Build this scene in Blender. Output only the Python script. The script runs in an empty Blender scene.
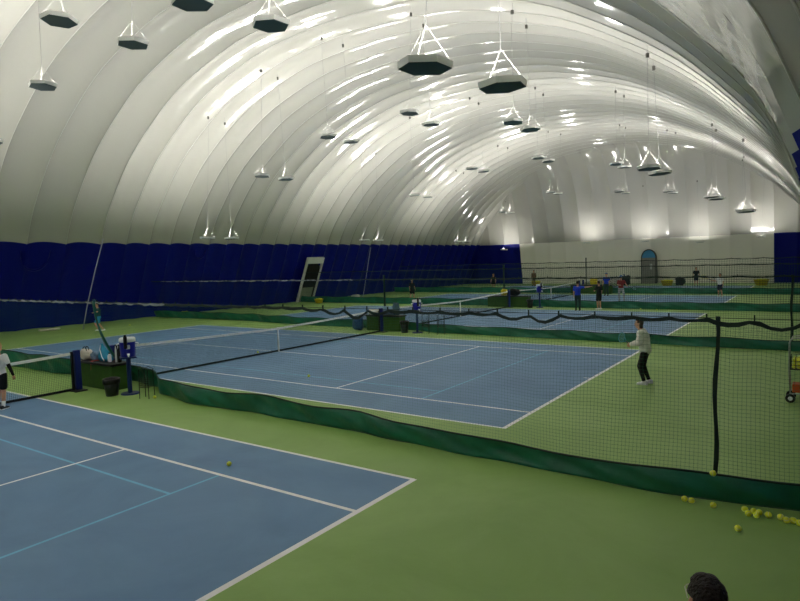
import bpy, bmesh, math, random
from mathutils import Vector, Matrix
random.seed(7)
C = bpy.context.scene.collection
PI = math.pi

# ---------------------------------------------------------------- camera, world, exposure
cd = bpy.data.cameras.new('camera'); cam = bpy.data.objects.new('camera', cd); C.objects.link(cam)
F = Vector((-0.570217, 0.818795, -0.066536)).normalized(); U = Vector((-0.012716, 0.072187, 0.99731)).normalized()
Rt = F.cross(U).normalized(); U = Rt.cross(F)
cam.matrix_world = Matrix(((Rt.x, U.x, -F.x, 16.94), (Rt.y, U.y, -F.y, -7.477), (Rt.z, U.z, -F.z, 3.331), (0, 0, 0, 1)))
cd.sensor_width = 36; cd.lens = 607.5 / 800 * 36; cd.clip_start = 0.05; cd.clip_end = 300
bpy.context.scene.camera = cam
w = bpy.data.worlds.new('world'); bpy.context.scene.world = w; w.use_nodes = True
w.node_tree.nodes['Background'].inputs[0].default_value = (0.6, 0.62, 0.65, 1)
w.node_tree.nodes['Background'].inputs[1].default_value = 0.02
vs = bpy.context.scene.view_settings
vs.view_transform = 'Standard'; vs.look = 'None'; vs.gamma = 1; vs.use_curve_mapping = False
vs.exposure = 1.55
LAMP = 95.0          # emission of the upward facing lamp lenses

# ---------------------------------------------------------------- materials
def s2l(c):
    return tuple((x / 255 / 12.92) if x / 255 <= .04045 else ((x / 255 + .055) / 1.055) ** 2.4 for x in c)
MATS = {}
def mat(name, rgb, rough=.6, spec=.4, metal=0, var=.0, vscale=3.0, bump=0, bscale=20, emit=0, detail=4, rgb2=None):
    if name in MATS: return MATS[name]
    m = bpy.data.materials.new(name); m.use_nodes = True; nt = m.node_tree; b = nt.nodes['Principled BSDF']
    col = s2l(rgb)
    b.inputs['Base Color'].default_value = (*col, 1); b.inputs['Roughness'].default_value = rough
    b.inputs['Specular IOR Level'].default_value = spec; b.inputs['Metallic'].default_value = metal
    tc = nt.nodes.new('ShaderNodeTexCoord')
    if var or rgb2:
        n = nt.nodes.new('ShaderNodeTexNoise'); n.inputs['Scale'].default_value = vscale; n.inputs['Detail'].default_value = detail
        nt.links.new(tc.outputs['Object'], n.inputs['Vector'])
        r = nt.nodes.new('ShaderNodeValToRGB'); r.color_ramp.elements[0].position = .3; r.color_ramp.elements[1].position = .7
        if rgb2: a, c2 = col, s2l(rgb2)
        else: a = tuple(x * (1 - var) for x in col); c2 = tuple(min(1, x * (1 + var)) for x in col)
        r.color_ramp.elements[0].color = (*a, 1); r.color_ramp.elements[1].color = (*c2, 1)
        nt.links.new(n.outputs['Fac'], r.inputs[0]); nt.links.new(r.outputs[0], b.inputs['Base Color'])
    if bump:
        n = nt.nodes.new('ShaderNodeTexNoise'); n.inputs['Scale'].default_value = bscale; n.inputs['Detail'].default_value = 3
        nt.links.new(tc.outputs['Object'], n.inputs['Vector'])
        bm_ = nt.nodes.new('ShaderNodeBump'); bm_.inputs['Strength'].default_value = bump; bm_.inputs['Distance'].default_value = .05
        nt.links.new(n.outputs['Fac'], bm_.inputs['Height']); nt.links.new(bm_.outputs[0], b.inputs['Normal'])
    if emit:
        b.inputs['Emission Color'].default_value = (*col, 1); b.inputs['Emission Strength'].default_value = emit
    MATS[name] = m; return m

def floor_mat(name, c1, c2, rough):
    m = bpy.data.materials.new(name); m.use_nodes = True; nt = m.node_tree; b = nt.nodes['Principled BSDF']
    tc = nt.nodes.new('ShaderNodeTexCoord')
    n = nt.nodes.new('ShaderNodeTexNoise'); n.inputs['Scale'].default_value = .55; n.inputs['Detail'].default_value = 8; n.inputs['Roughness'].default_value = .62
    n.inputs['Distortion'].default_value = .6
    nt.links.new(tc.outputs['Object'], n.inputs['Vector'])
    r = nt.nodes.new('ShaderNodeValToRGB'); r.color_ramp.elements[0].position = .3; r.color_ramp.elements[1].position = .72
    r.color_ramp.elements[0].color = (*s2l(c1), 1); r.color_ramp.elements[1].color = (*s2l(c2), 1)
    nt.links.new(n.outputs['Fac'], r.inputs[0]); nt.links.new(r.outputs[0], b.inputs['Base Color'])
    n2 = nt.nodes.new('ShaderNodeTexNoise'); n2.inputs['Scale'].default_value = 60; n2.inputs['Detail'].default_value = 2
    nt.links.new(tc.outputs['Object'], n2.inputs['Vector'])
    bp = nt.nodes.new('ShaderNodeBump'); bp.inputs['Strength'].default_value = .15; bp.inputs['Distance'].default_value = .01
    nt.links.new(n2.outputs['Fac'], bp.inputs['Height']); nt.links.new(bp.outputs[0], b.inputs['Normal'])
    b.inputs['Roughness'].default_value = rough; b.inputs['Specular IOR Level'].default_value = .35
    return m

def fabric_mat(name, rgb, rough, spec, strength):
    """inflated vinyl: glossy, with fine creases running across the bays"""
    m = bpy.data.materials.new(name); m.use_nodes = True; nt = m.node_tree; b = nt.nodes['Principled BSDF']
    b.inputs['Base Color'].default_value = (*s2l(rgb), 1); b.inputs['Roughness'].default_value = rough; b.inputs['Specular IOR Level'].default_value = spec
    tc = nt.nodes.new('ShaderNodeTexCoord')
    n = nt.nodes.new('ShaderNodeTexNoise'); n.inputs['Scale'].default_value = 1.1; n.inputs['Detail'].default_value = 3; n.inputs['Distortion'].default_value = .5
    n2 = nt.nodes.new('ShaderNodeTexNoise'); n2.inputs['Scale'].default_value = 5.5; n2.inputs['Detail'].default_value = 3; n2.inputs['Distortion'].default_value = 1.2
    for k in (n, n2): nt.links.new(tc.outputs['Object'], k.inputs['Vector'])
    bp = nt.nodes.new('ShaderNodeBump'); bp.inputs['Strength'].default_value = strength; bp.inputs['Distance'].default_value = .12
    bp2 = nt.nodes.new('ShaderNodeBump'); bp2.inputs['Strength'].default_value = strength * .5; bp2.inputs['Distance'].default_value = .03
    nt.links.new(n.outputs['Fac'], bp.inputs['Height']); nt.links.new(n2.outputs['Fac'], bp2.inputs['Height'])
    nt.links.new(bp.outputs[0], bp2.inputs['Normal']); nt.links.new(bp2.outputs[0], b.inputs['Normal'])
    return m

M_DOME = fabric_mat('white_dome_vinyl', (182, 180, 172), .115, 1.0, .15)
M_BLUE = fabric_mat('navy_vinyl', (2, 14, 118), .5, .2, .5)
M_ENDLOW = fabric_mat('white_wall_vinyl', (240, 237, 226), .5, .4, .3)
M_GREEN = floor_mat('green_acrylic', (130, 166, 82), (150, 184, 104), .5)
M_COURT = floor_mat('blue_acrylic', (88, 128, 170), (106, 146, 186), .48)
M_WHITE = mat('white_line_paint', (250, 250, 250), .6, var=.02, vscale=8)
M_CYAN = mat('light_blue_line_paint', (118, 190, 222), .6, var=.06, vscale=8)

# ---------------------------------------------------------------- helpers
def link_mesh(name, bm, mats, parent=None, smooth=False, loc=None):
    me = bpy.data.meshes.new(name); bm.normal_update(); bm.to_mesh(me); bm.free()
    for m in (mats if isinstance(mats, (list, tuple)) else [mats]): me.materials.append(m)
    if smooth:
        for p in me.polygons: p.use_smooth = True
    o = bpy.data.objects.new(name, me); C.objects.link(o)
    if parent: o.parent = parent
    if loc: o.location = loc
    return o
def thing(name, label, cat, loc=(0, 0, 0), rotz=0, group=None):
    o = bpy.data.objects.new(name, None); C.objects.link(o); o.empty_display_size = .2
    o.location = loc; o.rotation_euler = (0, 0, rotz); o['label'] = label; o['category'] = cat
    if group: o['group'] = group
    return o
def tag(o, label, cat, group=None):
    o['label'] = label; o['category'] = cat
    if group: o['group'] = group
    return o
def copy_tree(o, parent=None):
    c = o.copy(); C.objects.link(c)
    if parent: c.parent = parent
    for ch in list(o.children): copy_tree(ch, c)
    return c
def B(): return bmesh.new()
def box(bm, x0, x1, y0, y1, z0, z1, mi=0, M=None):
    vs_ = [bm.verts.new((x, y, z)) for z in (z0, z1) for y in (y0, y1) for x in (x0, x1)]
    if M is not None:
        for v in vs_: v.co = M @ v.co
    for f in ((0, 2, 3, 1), (4, 5, 7, 6), (0, 1, 5, 4), (2, 6, 7, 3), (0, 4, 6, 2), (1, 3, 7, 5)):
        fc = bm.faces.new([vs_[i] for i in f]); fc.material_index = mi
def bevel_box(bm, x0, x1, y0, y1, z0, z1, b=.02, seg=2):
    t = bmesh.new(); box(t, x0, x1, y0, y1, z0, z1)
    bmesh.ops.bevel(t, geom=t.edges[:], offset=b, segments=seg, affect='EDGES', profile=.5)
    me = bpy.data.meshes.new('tmp'); t.to_mesh(me); t.free(); bm.from_mesh(me); bpy.data.meshes.remove(me)
def frame_of(d):
    d = d.normalized(); a = Vector((0, 0, 1)) if abs(d.z) < .9 else Vector((1, 0, 0))
    s = d.cross(a).normalized(); return s, s.cross(d).normalized()
def loft(bm, rings, close=True):
    """rings: list of lists of points"""
    vr = [[bm.verts.new(p) for p in r] for r in rings]; n = len(vr[0])
    for a, b in zip(vr, vr[1:]):
        for i in range(n):
            j = (i + 1) % n; bm.faces.new((a[i], a[j], b[j], b[i]))
    if close:
        bm.faces.new(vr[0][::-1]); bm.faces.new(vr[-1])
def tube(bm, pts, r, n=8, cap=True):
    pts = [Vector(p) for p in pts]; rs = r if isinstance(r, (list, tuple)) else [r] * len(pts)
    s = None; rings = []
    for i, p in enumerate(pts):
        d = (pts[min(i + 1, len(pts) - 1)] - pts[max(i - 1, 0)])
        if s is None: s, u = frame_of(d)
        else:
            dn = d.normalized(); s = (s - dn * s.dot(dn)).normalized(); u = s.cross(dn).normalized()
        rings.append([p + s * math.cos(2 * PI * k / n) * rs[i] + u * math.sin(2 * PI * k / n) * rs[i] for k in range(n)])
    loft(bm, rings, cap)
def capsule(bm, p, q, r1, r2, n=12):
    p, q = Vector(p), Vector(q); d = q - p; L = max(d.length, 1e-5); d = d / L; pts = []; rs = []
    for k in range(0, 4):
        a = k / 4 * PI / 2; pts.append(p - d * r1 * math.cos(a)); rs.append(max(r1 * math.sin(a), r1 * .06))
    pts.append(p); rs.append(r1); pts.append(q); rs.append(r2)
    for k in range(3, -1, -1):
        a = k / 4 * PI / 2; pts.append(q + d * r2 * math.cos(a)); rs.append(max(r2 * math.sin(a), r2 * .06))
    s, u = frame_of(d)
    loft(bm, [[c + s * math.cos(2 * PI * k / n) * r + u * math.sin(2 * PI * k / n) * r for k in range(n)] for c, r in zip(pts, rs)])
def ellipsoid(bm, c, rx, ry, rz, M=None, seg=16, rng=10):
    r = bmesh.ops.create_uvsphere(bm, u_segments=seg, v_segments=rng, radius=1)
    for v in r['verts']:
        co = Vector((v.co.x * rx, v.co.y * ry, v.co.z * rz))
        if M is not None: co = M @ co
        v.co = co + Vector(c)
def cyl(bm, c, r, z0, z1, n=24, r2=None):
    r2 = r if r2 is None else r2
    loft(bm, [[(c[0] + math.cos(2 * PI * k / n) * rr, c[1] + math.sin(2 * PI * k / n) * rr, z) for k in range(n)] for rr, z in ((r, z0), (r2, z1))])

# ---------------------------------------------------------------- the dome
CX = -0.8; YE = 61.0; FE = .4; YN = -16.0
TABL = [(-2.1, 0), (-1.55, 1.2), (-1.02, 2.4), (-.5, 3.6), (0, 4.8), (.62, 6.0), (1.45, 7.15), (3.4, 9.25), (5.8, 11.0), (8.4, 12.4), (12, 13.5), (14.5, 13.85), (17.4, 14.0)]
TABR = [(-1.7, 0), (-1.05, 1.2), (-.6, 2.4), (-.4, 3.6), (0, 4.8), (.5, 6.0), (1.3, 7.15), (3.35, 9.25), (5.8, 11.0), (8.4, 12.4), (12, 13.5), (14.5, 13.85), (17.4, 14.0)]
def dense(tab, sub=12):
    out = []
    for i in range(len(tab) - 1):
        p0 = tab[max(i - 1, 0)]; p1 = tab[i]; p2 = tab[i + 1]; p3 = tab[min(i + 2, len(tab) - 1)]
        if i + 2 > len(tab) - 1: p3 = (2 * 17.4 - p1[0], p1[1])
        for k in range(sub):
            t = k / sub
            out.append(tuple(.5 * (2 * p1[a] + (p2[a] - p0[a]) * t + (2 * p0[a] - 5 * p1[a] + 4 * p2[a] - p3[a]) * t * t + (3 * p1[a] - p0[a] - 3 * p2[a] + p3[a]) * t ** 3) for a in (0, 1)))
    out.append(tab[-1]); return out
DL, DR = dense(TABL), dense(TABR)
def split_at(prof, z):
    out = []
    for a, b in zip(prof, prof[1:]):
        out.append(a)
        if a[1] < z - .02 and b[1] > z + .02:
            f = (z - a[1]) / (b[1] - a[1]); out.append((a[0] + (b[0] - a[0]) * f, z))
    out.append(prof[-1]); return out
def normals(prof):
    ns = []
    for i in range(len(prof)):
        a = prof[max(i - 1, 0)]; b = prof[min(i + 1, len(prof) - 1)]; dx, dz = b[0] - a[0], b[1] - a[1]; L = math.hypot(dx, dz)
        ns.append((-dz / L, dx / L))       # outward (towards smaller t, larger z)
    ns[-1] = (0, 1); return ns
seams = [6.03 - 2.03 * k for k in range(11, 0, -1)] + [6.03, 8.06, 10.12, 12.12, 13.73, 15.29, 16.81]
while seams[-1] < 60.6: seams.append(seams[-1] + 1.535)
seams.append(62.0)
NB = 10
def bulge_at(f, width):
    return .27 * width / 1.55 * (1 - abs(2 * f - 1) ** 2.0)
def side_strip(bm, prof, side, zlo, zhi, wig=0):
    P = split_at(prof, 4.8); N = normals(P)
    idx = [i for i, p in enumerate(P) if zlo - 1e-4 <= p[1] <= zhi + 1e-4]
    for y0, y1 in zip(seams, seams[1:]):
        rows = []
        for i in idx:
            t, z = P[i]; nx, nz = N[i]; row = []
            for k in range(NB + 1):
                f = k / NB; y = y0 + (y1 - y0) * f
                b = bulge_at(f, y1 - y0) * min(1, .25 + z / 4)
                if side > 0 and -.1 < (y0 + y1) / 2 < 6.0: q_ = min(1, max(0, (t - 5) / 6)); q_ = q_ * q_ * (3 - 2 * q_); b *= max(q_, min(1, max(0, 1 - (z - 4.8) / 1.0)))
                if z > 5.0 and 3.9 < y1 < 12.2 and side > 0:    # pulled creases beside the near seams
                    b -= .06 * max(0, math.sin(z * 8.5 + t * 5.0)) ** 8 * (math.exp(-((.75 - f) / .26) ** 2) + .8 * math.exp(-((.18 - f) / .14) ** 2))
                if side > 0: sh = (.32 - .42 / (1 + math.exp(-(y - .5) / 1.2))) * max(0, 1 - t / 4)     # the wall swings out a little towards the near end
                else: sh = 0
                row.append(((CX + side * (17.4 - t + sh + b * -nx), y, z + b * nz), t, y))
            rows.append(row)
        vv = {}
        def V(i, k):
            if (i, k) not in vv: vv[i, k] = bm.verts.new(rows[i][k][0])
            return vv[i, k]
        for i in range(len(rows) - 1):
            for k in range(NB):
                t = rows[i][k][1]; y = rows[i][k][2]; y2 = rows[i][k + 1][2]
                if t > (YE - y) / FE + 1.2 or t > (y2 - YN) / FE + 1.2: continue
                q = [V(i, k), V(i, k + 1), V(i + 1, k + 1), V(i + 1, k)]
                if side < 0: q.reverse()
                bm.faces.new(q)
def welts(bm, prof, side, r):
    P = [p for p in split_at(prof, 4.8) if p[1] >= 4.8 - 1e-4][::3]
    for y in seams[1:-1]:
        pts = []
        for t, z in P:
            if t > (YE - y) / FE + .4 or t > (y - YN) / FE + .4: continue
            if side > 0 and .5 < y < 5.5 and t < 8: continue
            sh = (.32 - .42 / (1 + math.exp(-(y - .5) / 1.2))) * max(0, 1 - t / 4) if side > 0 else 0
            pts.append((CX + side * (17.4 - t + sh - .01), y, z - .005))
        if len(pts) > 2: tube(bm, pts, r, 5)
def end_strip(bm, xs, sgn, ybase, zlo, zhi, flat=None):
    P = split_at(DL, 4.8); P = [(t if z >= 4.8 else t * .95, z) for t, z in P]; N = normals([(t * FE, z) for t, z in P])
    idx = [i for i, p in enumerate(P) if zlo - 1e-4 <= p[1] <= zhi + 1e-4]
    for x0, x1 in zip(xs, xs[1:]):
        vv = {}; nb = 8
        def V(i, k):
            if (i, k) not in vv:
                t, z = P[idx[i]]; f = k / nb; x = x0 + (x1 - x0) * f
                b = .14 * (1 - abs(2 * f - 1) ** 2.2) * min(1, .2 + z / 5)
                ny, nz = N[idx[i]]
                vv[i, k] = bm.verts.new((x, ybase - sgn * (t * FE + ny * b), z + nz * b))
            return vv[i, k]
        for i in range(len(idx) - 1):
            for k in range(nb):
                t = P[idx[i]][0]; xm = x0 + (x1 - x0) * (k + .5) / nb
                if t > 17.4 - abs(xm - CX) + .9: continue
                q = [V(i, k), V(i + 1, k), V(i + 1, k + 1), V(i, k + 1)]
                if sgn < 0: q.reverse()
                bm.faces.new(q)
XB0, XB1 = -12.98, 13.1                      # where the white centre of the end wall meets its navy corners
xs_mid = [XB0 + (XB1 - XB0) * k / 14 for k in range(15)]
xs_l = [-20.6, -18.8, -16.9, -14.95, XB0]; xs_r = [XB1, 15.0, 16.9, 18.8]
xs_all = xs_l + xs_mid[1:] + xs_r[1:]
def struct(name, bm, mats, smooth=True):
    o = link_mesh(name, bm, mats, None, smooth); o['kind'] = 'structure'; return o
bm = B(); side_strip(bm, DL, -1, 4.8, 14.1); side_strip(bm, DR, 1, 4.8, 14.1)
end_strip(bm, xs_all, 1, YE, 4.8, 14.1); end_strip(bm, xs_all, -1, YN, 4.8, 14.1); nw = len(bm.faces)
welts(bm, DL, -1, .016); welts(bm, DR, 1, .014); bm.faces.ensure_lookup_table()
for f_ in bm.faces[nw:]: f_.material_index = 1
struct('ceiling', bm, [M_DOME, mat('seam_welt_vinyl', (190, 190, 184), .35, .5)])
bm = B(); side_strip(bm, DL, -1, 0, 4.8); struct('wall_left', bm, M_BLUE)
bm = B(); side_strip(bm, DR, 1, 0, 4.8); struct('wall_right', bm, M_BLUE)
def end_wall(name, sgn, yb):
    bm = B(); end_strip(bm, xs_mid, sgn, yb, 0, 4.8); n = len(bm.faces)
    end_strip(bm, xs_l, sgn, yb, 0, 4.8); end_strip(bm, xs_r, sgn, yb, 0, 4.8)
    bm.faces.ensure_lookup_table()
    for f in bm.faces[n:]: f.material_index = 1
    struct(name, bm, [M_ENDLOW, M_BLUE])
end_wall('wall_far', 1, YE); end_wall('wall_near', -1, YN)

# floor: one slab cut along every painted line
PITCH = 14.16; LW = .05; HX = 11.885
cells = []                                      # (x0,x1,y0,y1,material) painted later ones win
for c in range(5):
    y0 = -10.97 + PITCH * c; y1 = y0 + 10.97; ys0, ys1 = y0 + 1.37, y1 - 1.37; ym = (y0 + y1) / 2
    cells.append((-HX, HX, y0, y1, 1))
    for s in (-1, 1):                           # shorter youth court lines
        cells.append((s * 9.09 - .025, s * 9.09 + .025, ys0, ys1, 3))
    for yy in (ym - 3.2, ym + 3.2): cells.append((-9.1, 9.1, yy - .025, yy + .025, 3))
    for s in (-1, 1):
        cells.append((s * HX - .045, s * HX + .045, y0 - LW / 2, y1 + LW / 2, 2))
        cells.append((s * 6.4 - .03, s * 6.4 + .03, ys0, ys1, 2))
        cells.append((s * 11.75 - .08, s * 11.75 + .08, ym - .025, ym + .025, 2))
    cells.append((-6.4, 6.4, ym - .03, ym + .03, 2))
    for yy in (y0, y1, ys0, ys1): cells.append((-HX, HX, yy - .035, yy + .035, 2))
xs = sorted(set([-22.0, 20.5] + [round(v, 4) for c in cells for v in c[:2]])); ys = sorted(set([-17.5, 63.5] + [round(v, 4) for c in cells for v in c[2:4]]))
def fill(lst, step):
    out = [lst[0]]
    for v in lst[1:]:
        n = max(1, int((v - out[-1]) / step)); a = out[-1]
        for k in range(1, n + 1): out.append(a + (v - a) * k / n)
    return out
bm = B(); grid = {}
for i, x in enumerate(xs):
    for j, y in enumerate(ys): grid[i, j] = bm.verts.new((x, y, 0))
for i in range(len(xs) - 1):
    for j in range(len(ys) - 1):
        cx_, cy_ = (xs[i] + xs[i + 1]) / 2, (ys[j] + ys[j + 1]) / 2; mi = 0
        for c in cells:
            if c[0] < cx_ < c[1] and c[2] < cy_ < c[3]: mi = c[4]
        f = bm.faces.new((grid[i, j], grid[i + 1, j], grid[i + 1, j + 1], grid[i, j + 1])); f.material_index = mi
struct('floor', bm, [M_GREEN, M_COURT, M_WHITE, M_CYAN], False)

# end wall doorway: tall arched frame with a grey door leaf and a blue arch above
M_GREY = mat('grey_door_paint', (128, 128, 122), .5, var=.05); M_DFR = mat('dark_frame', (58, 58, 56), .5); M_ARCH = mat('blue_arch_vinyl', (60, 140, 190), .4, var=.1)
DX, DW, DYY = 1.72, .68, 61.25
def arch_pts(r, n=14): return [(DX + r * math.cos(a), 2.75 + r * 1.2 * math.sin(a)) for a in [PI * k / n for k in range(n + 1)]]
bm = B()
outer = [(DX + DW + .08, 0)] + arch_pts(DW + .08) + [(DX - DW - .08, 0)]; inner = [(DX + DW, 0)] + arch_pts(DW) + [(DX - DW, 0)]
for (a, b), (c, d) in zip(zip(outer, outer[1:]), zip(inner, inner[1:])):
    ring = [bm.verts.new((p[0], yy, p[1])) for yy in (DYY - .35, DYY + .5) for p in (a, b, d, c)]
    for f in ((0, 1, 2, 3), (7, 6, 5, 4), (0, 4, 5, 1), (1, 5, 6, 2), (2, 6, 7, 3), (3, 7, 4, 0)): bm.faces.new([ring[k] for k in f])
door1 = struct('door_1', bm, M_DFR, False)
bm = B(); box(bm, DX - DW, DX + DW, DYY - .25, DYY - .2, 0, 2.75); link_mesh('door_panel', bm, M_GREY, door1)
bm = B(); v = [bm.verts.new((p[0], DYY - .22, p[1])) for p in arch_pts(DW)]; bm.faces.new(v[::-1]); r = bmesh.ops.extrude_face_region(bm, geom=bm.faces[:]); bmesh.ops.translate(bm, vec=(0, .05, 0), verts=[g for g in r['geom'] if isinstance(g, bmesh.types.BMVert)])
link_mesh('arch_panel', bm, M_ARCH, door1)
bm = B(); box(bm, DX + .12, DX + .36, DYY - .27, DYY - .245, 1.5, 2.1); link_mesh('door_window', bm, mat('pale_glass', (190, 196, 192), .15), door1)
# leaning emergency door in the navy left wall
bm = B(); W = mat('white_door_trim', (205, 207, 200), .5)
lean = Matrix.Translation((-19.95, 31.0, 0)) @ Matrix.Rotation(math.radians(22), 4, 'Y')
def framed(bm, y0, y1, z1, t, d, z0=0):
    box(bm, 0, d, y0, y0 + t, z0, z1); box(bm, 0, d, y1 - t, y1, z0, z1); box(bm, 0, d, y0 + t, y1 - t, z1 - t * 4, z1)
framed(bm, -1.1, .9, 4.1, .13, .2)
d2 = struct('door_2', bm, W, False); d2.matrix_world = lean
bm = B(); box(bm, .03, .08, -.97, .77, .05, 3.0); loft(bm, [[(xx, -.1 + .87 * math.cos(PI * k / 12), 2.98 + .62 * math.sin(PI * k / 12)) for k in range(13)] for xx in (.03, .08)]); link_mesh('door_panel', bm, mat('black_opening', (14, 14, 16), .6), d2)  # black panel drawn in place of the dark door opening
bm = B(); box(bm, .08, .12, -.95, .5, .05, 1.35); link_mesh('lower_panel', bm, mat('grey_green_panel', (130, 142, 122), .6), d2)

# ---------------------------------------------------------------- hanging lights
M_RIM = mat('light_rim_white', (235, 235, 230), .5, var=.03); M_BOT = mat('dark_green_underside', (40, 66, 68), .6)
M_WIRE = mat('white_cord', (150, 150, 146), .7, .2); M_CLIP = mat('grey_clip', (90, 88, 84), .5)
def lens_mat(k):
  if 'lens%g' % k in MATS: return MATS['lens%g' % k]
  M_LENS = bpy.data.materials.new('lamp_lens'); M_LENS.use_nodes = True
  _b = M_LENS.node_tree.nodes['Principled BSDF']; _b.inputs['Base Color'].default_value = (.9, .9, .85, 1)
  _b.inputs['Emission Color'].default_value = (1, .975, .925, 1); _b.inputs['Emission Strength'].default_value = LAMP * k; MATS['lens%g' % k] = M_LENS; return M_LENS
def hexring(r, z, a0=0, n=6): return [(r * math.cos(a0 + PI / 3 * k), r * math.sin(a0 + PI / 3 * k), z) for k in range(n)]
R6 = .405
def make_light(k=1):
    root = thing('hanging_light', 'x', 'hanging light')
    bm = B(); loft(bm, [hexring(R6 * .9, -.002), hexring(R6, .0), hexring(R6 + .01, .10), hexring(R6 - .02, .10), hexring(R6 - .04, .05)])
    h = link_mesh('housing', bm, M_RIM, root)
    bm = B(); loft(bm, [hexring(R6 * .97, -.012), hexring(R6 * .99, .004)]); link_mesh('underside', bm, M_BOT, root)
    bm = B(); loft(bm, [hexring(R6 * .62, .052), hexring(R6 * .6, .062)]); link_mesh('lens', bm, lens_mat(k), root)
    for k in range(3):
        a = 2 * PI / 3 * k; bm = B(); tube(bm, [(R6 * .95 * math.cos(a), R6 * .95 * math.sin(a), .09), (0.0, 0, .62)], .0028, 5); link_mesh('suspension_wire', bm, M_WIRE, root)
    return root
def ceil_z(x, y):
    prof = DL if x < CX else DR; t = 17.4 - abs(x - CX); t = min(t, (YE - y) / FE, (y - YN) / FE)
    for a, b in zip(prof, prof[1:]):
        if a[0] <= t <= b[0] and a[1] >= 3: return a[1] + (b[1] - a[1]) * (t - a[0]) / (b[0] - a[0])
    return 14
rowsX = [(-11.25, 4.85), (-6.65, 7.8), (-2.1, 9.15), (2.5, 9.3), (7.2, 8.4), (12.1, 6.13)]
rown = ['row nearest left wall', 'second row from left wall', 'third row from left wall', 'third row from right wall', 'second row from right wall', 'row nearest right wall']
L = []
for pi_, (ya, yb) in enumerate(((-13.0, -11.3), (.3, 2.0), (14.4, 16.1), (28.6, 30.3), (42.8, 44.5))):  # first pair is unseen, behind the camera, added for its light
    for ri, (x, z) in enumerate(rowsX):
        for k, y in enumerate((ya, yb)):
            zz = z - (.5 if pi_ == 4 and z > 7 else 0); xx = x
            if (pi_, ri, k) == (1, 5, 1): xx = 12.55
            if (pi_, ri, k) == (1, 3, 0): xx = 1.8
            if (pi_, ri, k) == (1, 3, 1): xx = 2.12; zz = 9.13
            if (pi_, ri, k) == (1, 4, 0): xx = 6.84
            if (pi_, ri, k) == (1, 2, 1): xx = -2.73; zz = 8.95
            if (pi_, ri, k) == (1, 2, 0): xx = -2.9; zz = 8.95
            if (pi_, ri, k) == (2, 3, 0): zz = 9.5
            if pi_ == 4 and ri == 3: xx = 3.6; zz = 8.2
            L.append((xx, y, zz, 'hexagonal light, %s of pair above %s, %s' % (('nearer', 'farther')[k], ('unseen near dome end', 'first divider', 'second divider', 'third divider', 'fourth divider')[pi_], rown[ri]), (1.9, 1.35, .62, .55, .9, 1.0)[ri] * (.75 if pi_ == 0 else 1)))
L.append((14.1, 24.0, 5.0, 'white hexagonal light hanging alone low by the right wall over the third court', 1))
for x, z, t in ((-14.19, 4.13, 'in the navy left corner'), (-4.28, 4.56, 'left of the arched door'), (1.77, 4.45, 'right above the arched door'), (6.95, 4.15, 'right of the arched door'), (12.16, 4.44, 'beside the navy right corner')):
    L.append((x, 59.2, z, 'hexagonal hanging light close to the white far wall, ' + t, .9))
protos = {}
for i, (x, y, z, lab, pw) in enumerate(L):
    if pw not in protos: o = protos[pw] = make_light(pw)
    else:
        o = copy_tree(protos[pw])
        for ch in list(o.children):
            if ch.name.startswith(('hanging_cord', 'cord_clip')): bpy.data.objects.remove(ch)
    o.location = (x, y, z); o.rotation_euler = (math.radians(random.uniform(-3, 3)), math.radians(random.uniform(-3, 3)), random.uniform(0, 1)); o['label'] = lab; o['group'] = 'hexagonal lights hanging from the dome'
    h = ceil_z(x, y) - z + (.12 if y < 58 else .4)
    bm = B(); r_ = random.Random(i); sx = r_.uniform(-.12, .12)
    tube(bm, [(0, 0, .6), (sx * .3, .02, .6 + (h - .6) * .35), (sx, 0, .6 + (h - .6) * .7), (sx * .6, 0, h)], .007, 5); link_mesh('hanging_cord', bm, M_WIRE, o)
    bm = B(); box(bm, sx * .8 - .045, sx * .8 + .045, -.045, .045, h - .42, h - .28); link_mesh('cord_clip', bm, M_CLIP, o)

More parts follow.
